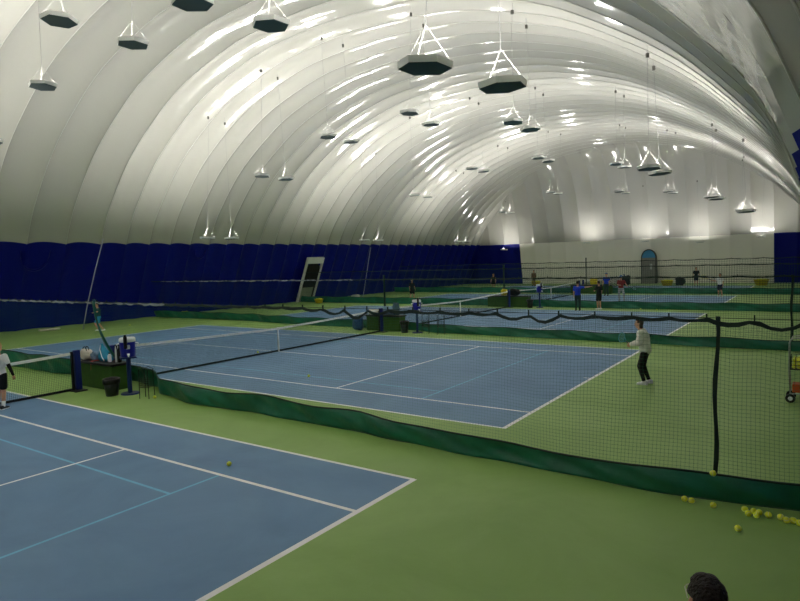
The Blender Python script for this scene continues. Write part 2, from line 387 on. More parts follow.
# ---------------------------------------------------------------- court nets
M_BNET = mat('black_net_cord', (26, 30, 34), .8); M_BAND = mat('white_net_band', (250, 251, 248), .6, var=.04)
M_PAD = mat('navy_post_padding', (22, 38, 120), .5, var=.1); M_POST = mat('black_post_metal', (20, 22, 26), .4)
def net(y0, y1, label):
    yc = (y0 + y1) / 2; H = (y1 - y0) / 2; t = thing('tennis_net', label, 'tennis net', (0, yc, 0))
    top = lambda y: .914 + .155 * (abs(y) / H) ** 1.3
    ys = [-H + 2 * H * k / 48 for k in range(49)]
    bm = B()
    for a, b in zip(ys, ys[1:]):
        vs_ = [bm.verts.new(p) for p in ((-.012, a, top(a)), (.012, a, top(a)), (.012, b, top(b)), (-.012, b, top(b)), (-.014, a, top(a) - .075), (.014, a, top(a) - .075), (.014, b, top(b) - .075), (-.014, b, top(b) - .075))]
        for f in ((0, 1, 2, 3), (0, 3, 7, 4), (1, 5, 6, 2), (4, 7, 6, 5)): bm.faces.new([vs_[k] for k in f])
    link_mesh('top_band', bm, M_BAND, t)
    bm = B(); w_ = .0019
    n = int(2 * H / .045)
    for k in range(n + 1):
        y = -H + 2 * H * k / n; box(bm, -w_, w_, y - w_, y + w_, .03, top(y) - .07)
    for k in range(1, 20):
        f = k / 20
        for a, b in zip(ys[::4], ys[4::4]):
            za, zb = .03 + (top(a) - .1) * f, .03 + (top(b) - .1) * f
            vs_ = [bm.verts.new(p) for p in ((0, a, za - w_), (0, b, zb - w_), (0, b, zb + w_), (0, a, za + w_))]; bm.faces.new(vs_)
    link_mesh('net_mesh', bm, M_BNET, t)
    bm = B(); box(bm, -.012, .012, -H, H, .01, .07); link_mesh('bottom_band', bm, M_BNET, t)
    bm = B(); box(bm, -.02, .02, -.03, .03, 0, .93); link_mesh('centre_strap', bm, M_BAND, t)
    for s in (-1, 1):
        bm = B(); cyl(bm, (0, s * (H + .03)), .04, 0, 1.09, 14); p = link_mesh('net_post', bm, M_POST, t)
        bm = B(); bevel_box(bm, -.07, .07, s * (H + .17) - .08, s * (H + .17) + .08, .02, 1.12, .02); link_mesh('post_padding', bm, M_PAD, p)
        bm = B(); bevel_box(bm, -.3, .3, s * (H + .1) - .17, s * (H + .1) + .17, 0, .03, .01); link_mesh('base_plate', bm, M_POST, p)
    return t
names = ['court net in the left foreground beside the player in white', 'court net across the second court behind the blue and white cooler', 'tennis net on the third court with a sagging white band', 'tennis net on the fourth court behind two green benches', 'tennis net on the farthest court near the white wall']
for c in range(5):
    y0 = -10.97 + PITCH * c; net(y0 - .92, y0 + 10.97 + .92, names[c])

# ---------------------------------------------------------------- net dividers between the courts
M_SKIRT = mat('dark_green_skirt_vinyl', (24, 108, 84), .38, .5, var=.25, vscale=1.7, bump=.5, bscale=3.0)
M_DNET = mat('green_divider_netting', (64, 116, 92), .8); M_DNET2 = mat('dark_teal_netting', (20, 56, 60), .8); M_ROPE = mat('dark_green_webbing', (12, 40, 36), .6); M_TAPE = mat('pale_tape', (150, 156, 160), .6)
def wallx(z, side):
    prof = DL if side < 0 else DR
    for a, b in zip(prof, prof[1:]):
        if a[1] <= z <= b[1]: return CX + side * (17.4 - (a[0] + (b[0] - a[0]) * (z - a[1]) / (b[1] - a[1])))
def interp(tab, x):
    if x <= tab[0][0]: return tab[0][1]
    for a, b in zip(tab, tab[1:]):
        if x <= b[0]:
            f = (x - a[0]) / (b[0] - a[0]); f = f * f * (3 - 2 * f); return a[1] + (b[1] - a[1]) * f
    return tab[-1][1]
def divider(yt, ybot, ztop, zskirt, sags, cell, wire, label, step, straps, tape, seed):
    rnd = random.Random(seed); t = thing('divider_net', label, 'divider net', (0, yt, 0))
    x0, x1 = wallx(ztop, -1) + .15, wallx(ztop, 1) - .3
    # hooks and top webbing
    hooks = [x0]
    while hooks[-1] < x1 - step: hooks.append(hooks[-1] + step * rnd.uniform(.9, 1.1))
    hooks.append(x1)
    rope_z = lambda x: ztop
    bm = B(); tube(bm, [(x0, 0, ztop), (x1, 0, ztop)], .005, 6); link_mesh('support_cable', bm, M_ROPE, t)
    def topz(x):
        for a, b in zip(hooks, hooks[1:]):
            if a <= x <= b:
                m = (a + b) / 2; s = interp(sags, m); f = (x - a) / (b - a); return ztop - .02 - s * 4 * f * (1 - f)
        return ztop - .02
    n = int((x1 - x0) / .12); X = [x0 + (x1 - x0) * k / n for k in range(n + 1)]
    bm = B(); rings = []
    for x in X:
        z = topz(x); hgt = .018 + .014 * rnd.random(); rings.append([(x, -.012, z + hgt), (x, .012, z + hgt), (x, .015 + .01 * rnd.random(), z - hgt), (x, -.02, z - hgt)])
    loft(bm, rings); link_mesh('top_webbing', bm, M_ROPE, t)
    for h in hooks[1:-1]:
        bm = B(); box(bm, h - .008, h + .008, -.012, .012, ztop - .05, ztop + .05); link_mesh('hook', bm, M_ROPE, t)
    if tape:
        bm = B()
        rings = []
        for x in X:
            if tape[0] < x < tape[1]:
                z = topz(x) + rnd.uniform(-.012, .012); q = rnd.choice((.003, .012, .022, .03)); rings.append([(x, -.032, z - q), (x, -.028, z + q), (x, -.022, z + q), (x, -.024, z - q)])
        loft(bm, rings)
        link_mesh('tape_wrapping', bm, M_TAPE, t)
    # skirt: rests on the floor, waves along its length
    xs0, xs1 = wallx(.3, -1) + .25, wallx(.3, 1) - .4; n = int((xs1 - xs0) / .15); XS = [xs0 + (xs1 - xs0) * k / n for k in range(n + 1)]
    ph = rnd.uniform(0, 6)
    def yb(x): return interp(ybot, x) - yt + .025 * math.sin(x * 1.7 + ph) + .02 * math.sin(x * 4.1)
    def zs(x): return interp(zskirt, x) + .025 * math.sin(x * 2.3 + ph)
    bm = B(); rows = []
    for x in XS:
        b, z1 = yb(x), zs(x); yk = b * .9 + .02 * math.sin(x * 2.9)
        pts = []
        for k in range(9):
            f = k / 8; pts.append((x, b + (yk - b) * f + .035 * math.sin(x * 6.3 + f * 5) * math.sin(f * PI) + .05 * math.sin(x * 1.1) * math.sin(f * PI), .004 + z1 * f))
        rows.append([bm.verts.new(p) for p in pts])
    for a, b_ in zip(rows, rows[1:]):
        for k in range(8): bm.faces.new((a[k], b_[k], b_[k + 1], a[k + 1]))
    sk = link_mesh('skirt', bm, M_SKIRT, t, True)
    so = sk.modifiers.new('thickness', 'SOLIDIFY'); so.thickness = .006
    bm = B(); tube(bm, [(x, yb(x) * .9 + .02 * math.sin(x * 2.9), zs(x)) for x in XS[::2]], .016, 6); link_mesh('skirt_hem', bm, M_ROPE, t)
    # netting
    xa, xb = max(x0, xs0), min(x1, xs1); bm = B(); m = int((xb - xa) / cell)
    yy = lambda x, z: (yb(x) * .9 + .02 * math.sin(x * 2.9)) * (1 - (z - zs(x)) / (ztop - zs(x))) + .02 * math.sin(x * 2 + z * 3)
    for k in range(m + 1):
        x = xa + (xb - xa) * k / m; za, zb = zs(x), topz(x); pr = None
        dx = .015 * math.sin(x * 2.2)
        for q in range(6):
            z = za + (zb - za) * q / 5; xx = x + dx * math.sin(q / 5 * PI); p = (xx, yy(x, z), z)
            cur = [bm.verts.new((p[0] - wire, p[1], z)), bm.verts.new((p[0] + wire, p[1], z))]
            if pr: bm.faces.new((pr[0], pr[1], cur[1], cur[0]))
            pr = cur
    rowsn = int((ztop - .35) / cell); Xn = [xa + (xb - xa) * k / int((xb - xa) / .3) for k in range(int((xb - xa) / .3) + 1)]
    for r in range(1, rowsn):
        pr = None; f = r / rowsn
        for x in Xn:
            za, zb = zs(x), topz(x); z = za + (zb - za) * f
            cur = [bm.verts.new((x, yy(x, z) - .002, z - wire)), bm.verts.new((x, yy(x, z) - .002, z + wire))]
            if pr: bm.faces.new((pr[0], cur[0], cur[1], pr[1]))
            pr = cur
    link_mesh('netting', bm, M_DNET if yt < 5 else M_DNET2, t)
    for sx, wd, curve in straps:
        bm = B(); rings = []
        for k in range(11):
            f = k / 10; z = zs(sx) + (ztop + .02 - zs(sx)) * f; xx = sx + curve * (math.sin(f * PI) * .5) + .015 * math.sin(f * 9); y = yy(sx, z) - .02; wv = wd * (1 + .15 * math.sin(f * 13))
            rings.append([(xx - wv, y, z), (xx + wv, y, z), (xx + wv, y + .015, z), (xx - wv, y + .015, z)])
        loft(bm, rings); link_mesh('vertical_strap', bm, M_ROPE, t)
    return t
Y1 = 1.55
divider(Y1, [(-19, 2.2), (-4, 2.15), (-1, 2.5), (0.3, 2.6), (1.6, 2.35), (2.8, 1.85), (4.7, 1.52), (6.8, 1.66), (8.6, 1.6), (10.6, 1.5), (12.7, 1.36), (15.4, 1.3), (17, 1.5)], 2.43,
        [(-19, .55), (-4, .55), (1, .5), (3, .43), (4.7, .42), (7.1, .42), (8.8, .40), (10.6, .37), (12.6, .32), (14.2, .31), (16.7, .37)],
        [(-19, .015), (8.2, .02), (9, .1), (9.7, .17), (10.4, .03), (12.5, .03), (13.1, .12), (13.6, .12), (14.0, .03), (15.5, .03), (15.9, .07), (16.3, .11), (17, .12)],
        .052, .0012, 'near green divider net with sagging dark webbing, between first and second court', .52, [(15.8, .026, 0)], (-16, 3.6), 3)
divider(15.85, [(-19, 16.6), (-12, 16.9), (-6, 16.3), (-1.2, 16.3), (1.2, 16.25), (3, 15.8), (17, 15.7)], 2.45, [(-19, .45), (17, .33)], [(-19, .02), (17, .03)], .075, .0025,
        'green divider net between the second and third court, skirt behind the player in cream', 1.3, [(16.15, .035, 0)], (-18, -2), 4)
divider(30.0, [(-19, 30.3), (-2, 30.3), (1.6, 30.25), (4, 29.97), (17, 29.95)], 2.55, [(-19, .5), (17, .42)], [(-19, .02), (17, .03)], .12, .004,
        'green divider net between the third and fourth court', 1.6, [], None, 5)
divider(44.2, [(-19, 44.5), (3, 44.45), (6, 44.2), (17, 44.2)], 2.7, [(-19, .5), (17, .45)], [(-19, .03), (17, .06)], .17, .0055,
        'green divider net between the fourth and farthest court', 2.0, [], None, 6)
M_GPOST = mat('dark_green_post', (14, 50, 44), .5)
for x, y, h, lab in ((-.55, 16.33, 2.6, 'dark green divider post behind the bench of the second court'), (-.75, 30.3, 2.75, 'dark green divider post behind the bench of the third court'), (.32, 44.42, 3.0, 'thin black divider post in front of the white far wall')):
    bm = B(); cyl(bm, (0, 0), .05, .02, h, 12); cyl(bm, (0, 0), .06, h, h + .03, 12); cyl(bm, (0, 0), .13, 0, .03, 20)
    tag(link_mesh('divider_post', bm, M_GPOST, None, False, (x, y, 0)), lab, 'post')
# curved green strap hanging over the first bench
bm = B(); rings = []
for k in range(15):
    f = k / 14; x = .58 - .3 * f - .09 * math.sin(f * PI); z = .76 + 1.68 * f; wv = .05 + .02 * math.sin(f * 7)
    rings.append([(x - wv, 1.5 + .4 * (1 - f) ** 2, z), (x + wv, 1.5 + .4 * (1 - f) ** 2, z), (x + wv, 1.53 + .4 * (1 - f) ** 2, z), (x - wv, 1.53 + .4 * (1 - f) ** 2, z)])
loft(bm, rings); tag(link_mesh('webbing_strap', bm, mat('green_webbing', (16, 96, 84), .5), None, True), 'curved dark green strap hanging from the near divider down to the bench', 'strap')

# ---------------------------------------------------------------- benches, coolers, bins between courts
M_TURF = mat('olive_green_cover', (54, 92, 28), .8, var=.15, vscale=4, bump=.5, bscale=90); M_BLK = mat('black_vinyl', (16, 15, 17), .45, var=.1, bump=.3, bscale=12)
def bench(x, y, L_, label, h=.74):
    t = thing('courtside_bench', label, 'bench', (x, y, 0))
    bm = B(); bevel_box(bm, -L_ / 2, L_ / 2, -.25, .25, .0, h - .07, .02); link_mesh('covered_base', bm, M_TURF, t)
    bm = B(); bevel_box(bm, -L_ / 2 - .04, L_ / 2 + .04, -.29, .29, h - .07, h, .02); link_mesh('black_top', bm, M_BLK, t)
    return t
bench(.22, 1.7, 1.75, 'low green covered bench with bags on it beside the near cooler')
bench(-.15, 15.82, 1.95, 'low green bench with black top between second and third court')
bench(-.2, 29.83, 2.9, 'dark green bench between third and fourth court')
bench(.9, 43.98, 3.4, 'dark green bench below the white far wall, on the last court edge')
M_CB = mat('cooler_royal_blue', (24, 26, 160), .35, .5); M_CW = mat('cooler_white', (245, 247, 250), .4); M_STAND = mat('navy_stand', (20, 44, 104), .45)
def cooler(x, y, label, bottle):
    t = thing('water_cooler', label, 'water cooler', (x, y, 0), math.radians(62))
    bm = B(); cyl(bm, (0, 0), .055, .03, .98, 16); bevel_box(bm, -.2, .2, -.2, .2, .96, 1.0, .01); link_mesh('stand_pole', bm, M_STAND, t)
    bm = B(); cyl(bm, (0, 0), .24, 0, .035, 28, .22); link_mesh('stand_base', bm, M_STAND, t)
    bm = B(); n = 28
    loft(bm, [[(math.cos(2 * PI * k / n) * r, math.sin(2 * PI * k / n) * r, z) for k in range(n)] for r, z in ((.165, 1.0), (.18, 1.02), (.19, 1.2), (.195, 1.38), (.19, 1.40))]); link_mesh('cooler_body', bm, M_CB, t, True)
    bm = B(); loft(bm, [[(math.cos(2 * PI * k / n) * r, math.sin(2 * PI * k / n) * r, z) for k in range(n)] for r, z in ((.19, 1.395), (.205, 1.405), (.205, 1.48), (.18, 1.51), (.06, 1.52))]); link_mesh('cooler_lid', bm, M_CW, t, True)
    bm = B(); box(bm, -.03, .03, -.27, -.19, 1.06, 1.1); box(bm, -.018, .018, -.27, -.235, 1.02, 1.07); link_mesh('spigot', bm, M_CW, t)
    bm = B(); bevel_box(bm, -.05, .05, -.222, -.2, 1.22, 1.33, .02); link_mesh('white_emblem', bm, M_CW, t)
    for s in (-1, 1):
        bm = B(); tube(bm, [(s * .2, -.06, 1.36), (s * .26, -.06, 1.34), (s * .27, 0, 1.33), (s * .26, .06, 1.34), (s * .2, .06, 1.36)], .014, 6); link_mesh('handle', bm, M_CW, t)
    # paper cup dispenser strapped to the side
    bm = B(); cyl(bm, (-.06, -.235), .045, 1.24, 1.55, 14); cyl(bm, (-.06, -.235), .03, 1.55, 1.6, 14); link_mesh('cup_dispenser', bm, mat('black_plastic', (12, 12, 14), .35), t)
cooler(1.85, 1.5, 'blue water cooler with white lid on a stand beside the near bench', 1)
cooler(1.85, 15.5, 'blue water cooler with white lid on a stand on the second divider', 1)
cooler(2.05, 29.6, 'small distant blue cooler on a stand on the third divider', 0)
M_BIN = mat('black_bin_plastic', (22, 30, 34), .4, var=.1)
def bin_(x, y, label, h=.42):
    t = thing('trash_bin', label, 'trash bin', (x, y, 0)); bm = B(); n = 24
    loft(bm, [[(math.cos(2 * PI * k / n) * r, math.sin(2 * PI * k / n) * r, z) for k in range(n)] for r, z in ((.15, 0), (.2, h), (.19, h), (.14, .03))]); link_mesh('bin_body', bm, M_BIN, t, True)
    bm = B(); rr = random.Random(5)
    loft(bm, [[(math.cos(2 * PI * k / n) * (r + .015 * rr.random()), math.sin(2 * PI * k / n) * (r + .015 * rr.random()), z + .02 * rr.random()) for k in range(n)] for r, z in ((.205, h - .1), (.215, h), (.2, h + .03), (.17, h + .01), (.14, h - .15))]); link_mesh('bin_liner', bm, M_BLK, t, True)
bin_(1.6, 1.14, 'black trash bin with liner in front of the near green bench'); bin_(1.25, 15.35, 'black trash bin at the right end of the second bench', .5)
bin_(1.5, 29.35, 'black bin at the right end of the third bench', .5)

def blob(bm, c, rx, ry, rz, seed, amp=.18, seg=18, rng=12, power=.7):
    r = random.Random(seed); ph = [r.uniform(0, 6) for _ in range(6)]; res = bmesh.ops.create_uvsphere(bm, u_segments=seg, v_segments=rng, radius=1)
    for v in res['verts']:
        p = v.co; k = 1 + amp * (math.sin(p.x * 3 + ph[0]) * math.sin(p.y * 4 + ph[1]) + .5 * math.sin(p.z * 6 + ph[2] + p.x * 5))
        q = Vector([math.copysign(abs(a) ** power, a) for a in p]); v.co = Vector((q.x * rx * k + c[0], q.y * ry * k + c[1], max(q.z * rz * k, -rz) + c[2]))
def bag(name, x, y, z, rx, ry, rz, m, label, cat, seed, straps=None, power=.7, rot=0):
    t = thing(name, label, cat, (x, y, z), rot); bm = B(); blob(bm, (0, 0, rz), rx, ry, rz, seed, power=power); link_mesh('bag_body', bm, m, t, True)
    if straps:
        for s in (-1, 1):
            bm = B(); tube(bm, [(-rx * .5, s * ry * .3, rz * 1.7)] + [(-rx * .5 * math.cos(a), s * ry * .3, rz * 1.8 + rz * .7 * math.sin(a)) for a in (.6, 1.2, PI / 2, 1.9, 2.5)] + [(rx * .5, s * ry * .3, rz * 1.7)], .012, 6); link_mesh('bag_handle', bm, straps, t, True)
    return t
M_WB = mat('white_canvas', (222, 214, 200), .7, var=.1, bump=.6, bscale=14); M_LB = mat('pale_blue_cloth', (122, 150, 176), .8, var=.2, bump=.8, bscale=12); M_TB = mat('turquoise_nylon', (20, 150, 190), .45, var=.15, bump=.6, bscale=9)
M_PINK = mat('coral_towel', (205, 100, 92), .85, var=.1)
bt = .742
bag('tote_bag', -.5, 1.62, bt, .2, .12, .15, M_WB, 'cream white tote bag with dark handles at the left end of the near bench', 'bag', 1, M_BLK)
bag('sports_bag', -.5, 1.87, bt, .2, .05, .09, M_BLK, 'flat black sports bag lying behind the cream tote bag', 'bag', 2)
bag('folded_jacket', -.12, 1.72, bt, .18, .15, .12, M_LB, 'crumpled pale blue jacket between the cream tote and turquoise bag', 'jacket', 3, power=.8)
t = thing('drawstring_bag', 'turquoise triangular drawstring bag standing on the near bench', 'bag', (.3, 1.74, bt)); t.scale = (1.3, 1.3, 1.12)
bm = B(); n = 18; rr = random.Random(2)
loft(bm, [[(math.cos(2 * PI * k / n) * r * 1.15 + off, math.sin(2 * PI * k / n) * r * .6, z) for k in range(n)] for r, z, off in ((.16, 0, 0.02), (.2, .05, .02), (.19, .13, 0), (.13, .24, -.04), (.07, .34, -.09), (.035, .40, -.11), (.045, .43, -.12))]); link_mesh('bag_body', bm, M_TB, t, True)
bm = B(); tube(bm, [(-.11, -.03, .4), (-.03, -.1, .3), (.1, -.13, .12), (.16, -.12, .03)], .01, 6); link_mesh('drawcord', bm, M_CW, t)
bm = B(); rows = []
for k in range(12):
    f = k / 11; y = 1.66 - .19 * min(1, f * 2.5) if f < .4 else 1.465; z = bt + .008 if f < .4 else bt + .008 - (f - .4) * .42
    rows.append([bm.verts.new((.06 + dx + .006 * math.sin(k), y + .004 * math.sin(dx * 60), z)) for dx in (-.05, -.025, 0, .025, .05)])
for a, b_ in zip(rows, rows[1:]):
    for k in range(4): bm.faces.new((a[k], a[k + 1], b_[k + 1], b_[k]))
o = tag(link_mesh('towel', bm, M_PINK, None, True), 'coral pink towel hanging over the front of the near bench', 'towel'); o.modifiers.new('thickness', 'SOLIDIFY').thickness = .012
def bottle(x, y, z, m, label, h=.24, r=.036, cap=None):
    t = thing('water_bottle', label, 'bottle', (x, y, z)); bm = B(); n = 16
    loft(bm, [[(math.cos(2 * PI * k / n) * q, math.sin(2 * PI * k / n) * q, zz) for k in range(n)] for q, zz in ((r * .9, 0), (r, .01), (r, h * .7), (r * .5, h * .86), (r * .4, h * .92))]); link_mesh('bottle_body', bm, m, t, True)
    bm = B(); cyl(bm, (0, 0), r * .5, h * .9, h, 12); link_mesh('bottle_cap', bm, cap or M_BLK, t)
bottle(.66, 1.66, bt, M_CW, 'white water bottle right of the turquoise bag on the near bench', .26, .05)
bottle(1.0, 1.76, bt, M_BLK, 'tall black bottle by the cooler on the near bench', .5, .05)
bottle(.88, 1.72, bt, M_CW, 'slim white bottle next to the tall black bottle', .5, .025)
bag('backpack', -.95, 1.75, 0, .16, .14, .24, mat('blue_backpack', (40, 70, 130), .6, var=.15), 'blue backpack standing on the floor left of the near bench', 'backpack', 7)
# second bench goods
bag('backpack', -1.45, 15.35, 0, .26, .2, .33, mat('slate_blue_backpack', (40, 84, 140), .6, var=.3), 'slate blue backpack on the floor left of the second bench', 'backpack', 8, M_BLK)
bag('tote_bag', -.8, 15.8, bt, .3, .16, .13, M_WB, 'long cream bag on the left end of the second bench', 'bag', 9)
bag('folded_jacket', .0, 15.82, bt, .28, .18, .2, M_LB, 'pale blue jacket heaped on the second bench', 'jacket', 10, power=.8)
bag('sports_bag', .5, 15.8, bt, .14, .14, .3, mat('teal_grey_nylon', (60, 92, 104), .6), 'upright teal grey bag at the middle of the second bench', 'bag', 12)
bottle(-.4, 15.72, bt, M_CW, 'white bottle on the second bench between cream bag and blue jacket', .3, .05)
# third bench goods
bag('sports_bag', .2, 29.8, bt, .36, .2, .24, M_BLK, 'black bag lying on the third bench', 'bag', 13)
bag('ball_bag', -.5, 29.8, bt, .22, .2, .22, mat('yellow_nylon', (214, 196, 40), .5), 'yellow bag at the left on the third bench', 'bag', 14)
bag('ball_bag', 1.1, 43.95, bt, .3, .2, .28, mat('yellow_nylon', (214, 196, 40), .5), 'yellow bag on the farthest bench behind the player in blue', 'bag', 15)

# ---------------------------------------------------------------- balls
M_BALL = mat('tennis_ball_felt', (250, 255, 84), .85, .2, var=.03, vscale=40, bump=.3, bscale=160); M_BL = mat('ball_seam_white', (235, 238, 220), .7)
BR = .039
bm = B(); bmesh.ops.create_uvsphere(bm, u_segments=20, v_segments=14, radius=BR)
seam = []
for k in range(49):
    a = 2 * PI * k / 48; v = Vector((.75 * math.cos(a) + .25 * math.cos(3 * a), .75 * math.sin(a) - .25 * math.sin(3 * a), .866 * math.sin(2 * a))).normalized() * BR * 1.002; seam.append(v)
ball0 = link_mesh('tennis_ball', bm, M_BALL, None, True); bm = B(); tube(bm, seam, .0022, 5); sm0 = link_mesh('seam', bm, M_BL, ball0)
bl = [(15.47, 1.13, 0, 'tennis ball against the divider skirt, left one of the touching pair'), (15.56, 1.11, 0, 'tennis ball against the divider skirt, right one of the touching pair'),
      (15.82, 1.09, 0, 'single tennis ball on the floor under the vertical strap'), (16.16, .50, 0, 'tennis ball lying alone on green floor away from the divider'),
      (16.17, 1.15, 0, 'tennis ball at the top left of the cluster by the skirt'), (16.22, 1.03, 0, 'tennis ball at the lower left of the cluster by the skirt'), (16.27, 1.13, 0, 'tennis ball at the back middle of the cluster by the skirt'),
      (16.31, 1.02, 0, 'tennis ball at the lower right of the cluster by the skirt'), (16.33, 1.12, 0, 'tennis ball at the back right of the cluster by the skirt'), (16.43, 1.10, 0, 'single tennis ball between the cluster and the row at right'),
      (16.56, 1.10, 0, 'first tennis ball from the left in the row of four at right'), (16.625, 1.04, 0, 'second tennis ball from the left in the row of four at right'), (16.69, 1.07, 0, 'third tennis ball from the left in the row of four at right'), (16.755, 1.03, 0, 'tennis ball at the right edge of the photo, last of the row of four'),
      (8.88, -1.02, 0, 'tennis ball lying on the near blue court'), (4.65, 5.39, 0, 'tennis ball on the second court before the net'), (3.0, 1.47, 0, 'tennis ball beside the skirt near the wire ball hopper'),
      (-.48, 8.07, 0, 'tennis ball on the second court under its net strap'), (8.27, 29.5, 0, 'tennis ball at the far edge of the third court, left of two'), (9.2, 29.3, 0, 'tennis ball at the far edge of the third court, right of two'), (-16.1, 12.4, 0, 'tennis ball on green floor right of the running child')]
for i, (x, y, z, lab) in enumerate(bl):
    o = ball0 if i == 0 else copy_tree(ball0)
    o.location = (x, y, BR + z); o.rotation_euler = (i * 1.3, i * .7, i * 2.1); tag(o, lab, 'tennis ball', 'loose tennis balls')
o = copy_tree(ball0); o.location = (15.79, 1.27, .40); tag(o, 'tennis ball caught in the netting at the foot of the vertical strap', 'tennis ball', 'loose tennis balls')

# ball hoppers: wire baskets on legs
M_WIREB = mat('black_wire', (24, 28, 30), .4)
def hopper(x, y, lab, sc=1, n=12):
    t = thing('ball_hopper', lab, 'ball hopper', (x, y, 0), .4)
    for s in (-1, 1):
        bm = B(); tube(bm, [(-.14 * sc, s * .13 * sc, 0), (-.13 * sc, s * .12 * sc, .78 * sc), (0, s * .12 * sc, .84 * sc), (.13 * sc, s * .12 * sc, .78 * sc), (.14 * sc, s * .13 * sc, 0)], .009, 6); link_mesh('leg_frame', bm, M_WIREB, t)
    bm = B()
    for k in range(5):
        zz = (.3 + .06 * k) * sc; a = .12 * sc; tube(bm, [(-a, -a, zz), (a, -a, zz), (a, a, zz), (-a, a, zz), (-a, -a, zz)], .004, 4)
    for k in range(-2, 3):
        for s in (-1, 1):
            tube(bm, [(k * .055 * sc, s * .12 * sc, .3 * sc), (k * .055 * sc, s * .12 * sc, .54 * sc)], .003, 4); tube(bm, [(s * .12 * sc, k * .055 * sc, .3 * sc), (s * .12 * sc, k * .055 * sc, .54 * sc)], .003, 4)
        tube(bm, [(k * .055 * sc, -.12 * sc, .3 * sc), (k * .055 * sc, .12 * sc, .3 * sc)], .004, 4)
    link_mesh('wire_basket', bm, M_WIREB, t)
hopper(2.75, 1.42, 'black wire ball hopper standing against the near divider by the cooler', .95)
hopper(2.4, 15.35, 'black wire ball hopper by the second divider, left one of two', 1.1); hopper(3.2, 15.35, 'black wire ball hopper by the second divider, right one of two', 1.1)
# ball cart at the right edge
M_SIL = mat('brushed_silver', (190, 192, 190), .3, metal=.8)
t = thing('ball_cart', 'silver framed ball cart full of yellow balls at the right edge', 'ball cart', (16.68, 8.1, 0))
bm = B()
for s in (-1, 1):
    tube(bm, [(-.27, s * .2, .12), (-.3, s * .2, .7), (-.3, s * .2, 1.3), (-.24, s * .2, 1.4), (-.05, s * .2, 1.42)], .013, 8); tube(bm, [(.27, s * .2, .12), (.27, s * .2, .95)], .012, 8)
    tube(bm, [(-.27, s * .2, .2), (.27, s * .2, .2)], .012, 8)
tube(bm, [(-.05, -.2, 1.42), (-.05, .2, 1.42)], .016, 8); link_mesh('cart_frame', bm, M_SIL, t, True)
bm = B(); box(bm, -.28, .28, -.21, .21, .72, .74)
for a in range(-3, 4):
    for s in (-1, 1): tube(bm, [(a * .09, s * .21, .72), (a * .09, s * .21, 1.0)], .004, 4)
for a in range(-2, 3):
    for s in (-1, 1): tube(bm, [(s * .28, a * .1, .72), (s * .28, a * .1, 1.0)], .004, 4)
for zz in (.82, .91, 1.0): tube(bm, [(-.28, -.21, zz), (.28, -.21, zz), (.28, .21, zz), (-.28, .21, zz), (-.28, -.21, zz)], .005, 4)
link_mesh('basket', bm, M_BLK, t)
bm = B(); bevel_box(bm, -.24, .24, -.17, .17, .22, .40, .02); link_mesh('lower_tray', bm, mat('orange_plastic', (205, 90, 40), .5), t)
for sx in (-1, 1):
    for sy in (-1, 1):
        bm = B(); tube(bm, [(sx * .27, sy * .2 - .022, .095), (sx * .27, sy * .2 + .022, .095)], .095, 18); wv = link_mesh('wheel', bm, M_BLK, t)
        bm = B(); tube(bm, [(sx * .27, sy * .2 - .028, .095), (sx * .27, sy * .2 + .028, .095)], .045, 14); link_mesh('wheel_hub', bm, M_CW, wv)
k = 0
for lay in range(3):
    for a in range(6):
        for b_ in range(5):
            o = copy_tree(ball0); o.location = (16.68 - .21 + a * .083, 8.1 - .165 + b_ * .083, .74 + BR + lay * .072); o.rotation_euler = (k, k * 2, k * 3); k += 1
            tag(o, 'tennis ball heaped in the basket of the ball cart', 'tennis ball', 'tennis balls heaped in the ball cart basket')

# yellow ball baskets, dark bags by the walls
M_YB = mat('yellow_basket_plastic', (216, 196, 44), .5, var=.1)
def basket(x, y, lab, sc=1):
    t = thing('ball_basket', lab, 'ball basket', (x, y, 0)); bm = B(); n = 20
    loft(bm, [[(math.cos(2 * PI * k / n) * r * sc, math.sin(2 * PI * k / n) * r * .8 * sc, z * sc) for k in range(n)] for r, z in ((.3, 0), (.42, .34), (.45, .36), (.4, .35), (.3, .2))]); link_mesh('tub', bm, M_YB, t, True)
    bm = B()
    for q in range(9): ellipsoid(bm, (math.cos(q * 2.4) * .09 * math.sqrt(q) * sc, math.sin(q * 2.4) * .08 * math.sqrt(q) * sc, .34 * sc), .075 * sc, .075 * sc, .07 * sc, seg=10, rng=6)
    o = link_mesh('balls_inside', bm, M_BALL, t, True); o['kind'] = 'stuff'
basket(-17.7, 17.3, 'yellow ball tub by the navy left wall behind the second court', .95); basket(-17.0, 29.6, 'yellow ball tub by the navy left wall under the leaning door', .95)
basket(4.35, 56.9, 'yellow ball tub by the white far wall right of the arched door', 1.4); basket(12.36, 57.2, 'yellow ball tub by the far wall near the navy right corner', 1.5)
basket(-9.6, 57.6, 'yellow ball tub by the far wall at left', 1.3)
bag('sports_bag', 5.5, 57.2, 0, .42, .3, .42, M_BLK, 'black bag on the floor by the far wall beside the yellow tub', 'bag', 21)
bag('sports_bag', .2, 57.6, 0, .42, .3, .5, M_BLK, 'dark bag on the floor by the far wall left of the arched door', 'bag', 22)
bm = B(); bevel_box(bm, -.12, .12, -.55, .55, 0, .1, .04); tag(link_mesh('sandbag', bm, M_WB, None, False, (-18.6, 9.1, 0)), 'long pale sandbag on the floor along the navy left wall', 'sandbag')
for x, y, lab in ((-18.7, 36.6, 'pale sandbag by the navy wall beyond the leaning door'), (-18.7, 46.0, 'pale sandbag far along the navy wall')):
    bm = B(); blob(bm, (0, 0, .12), .3, .45, .12, 5); tag(link_mesh('sandbag', bm, M_WB, None, True, (x, y, 0)), lab, 'sandbag')
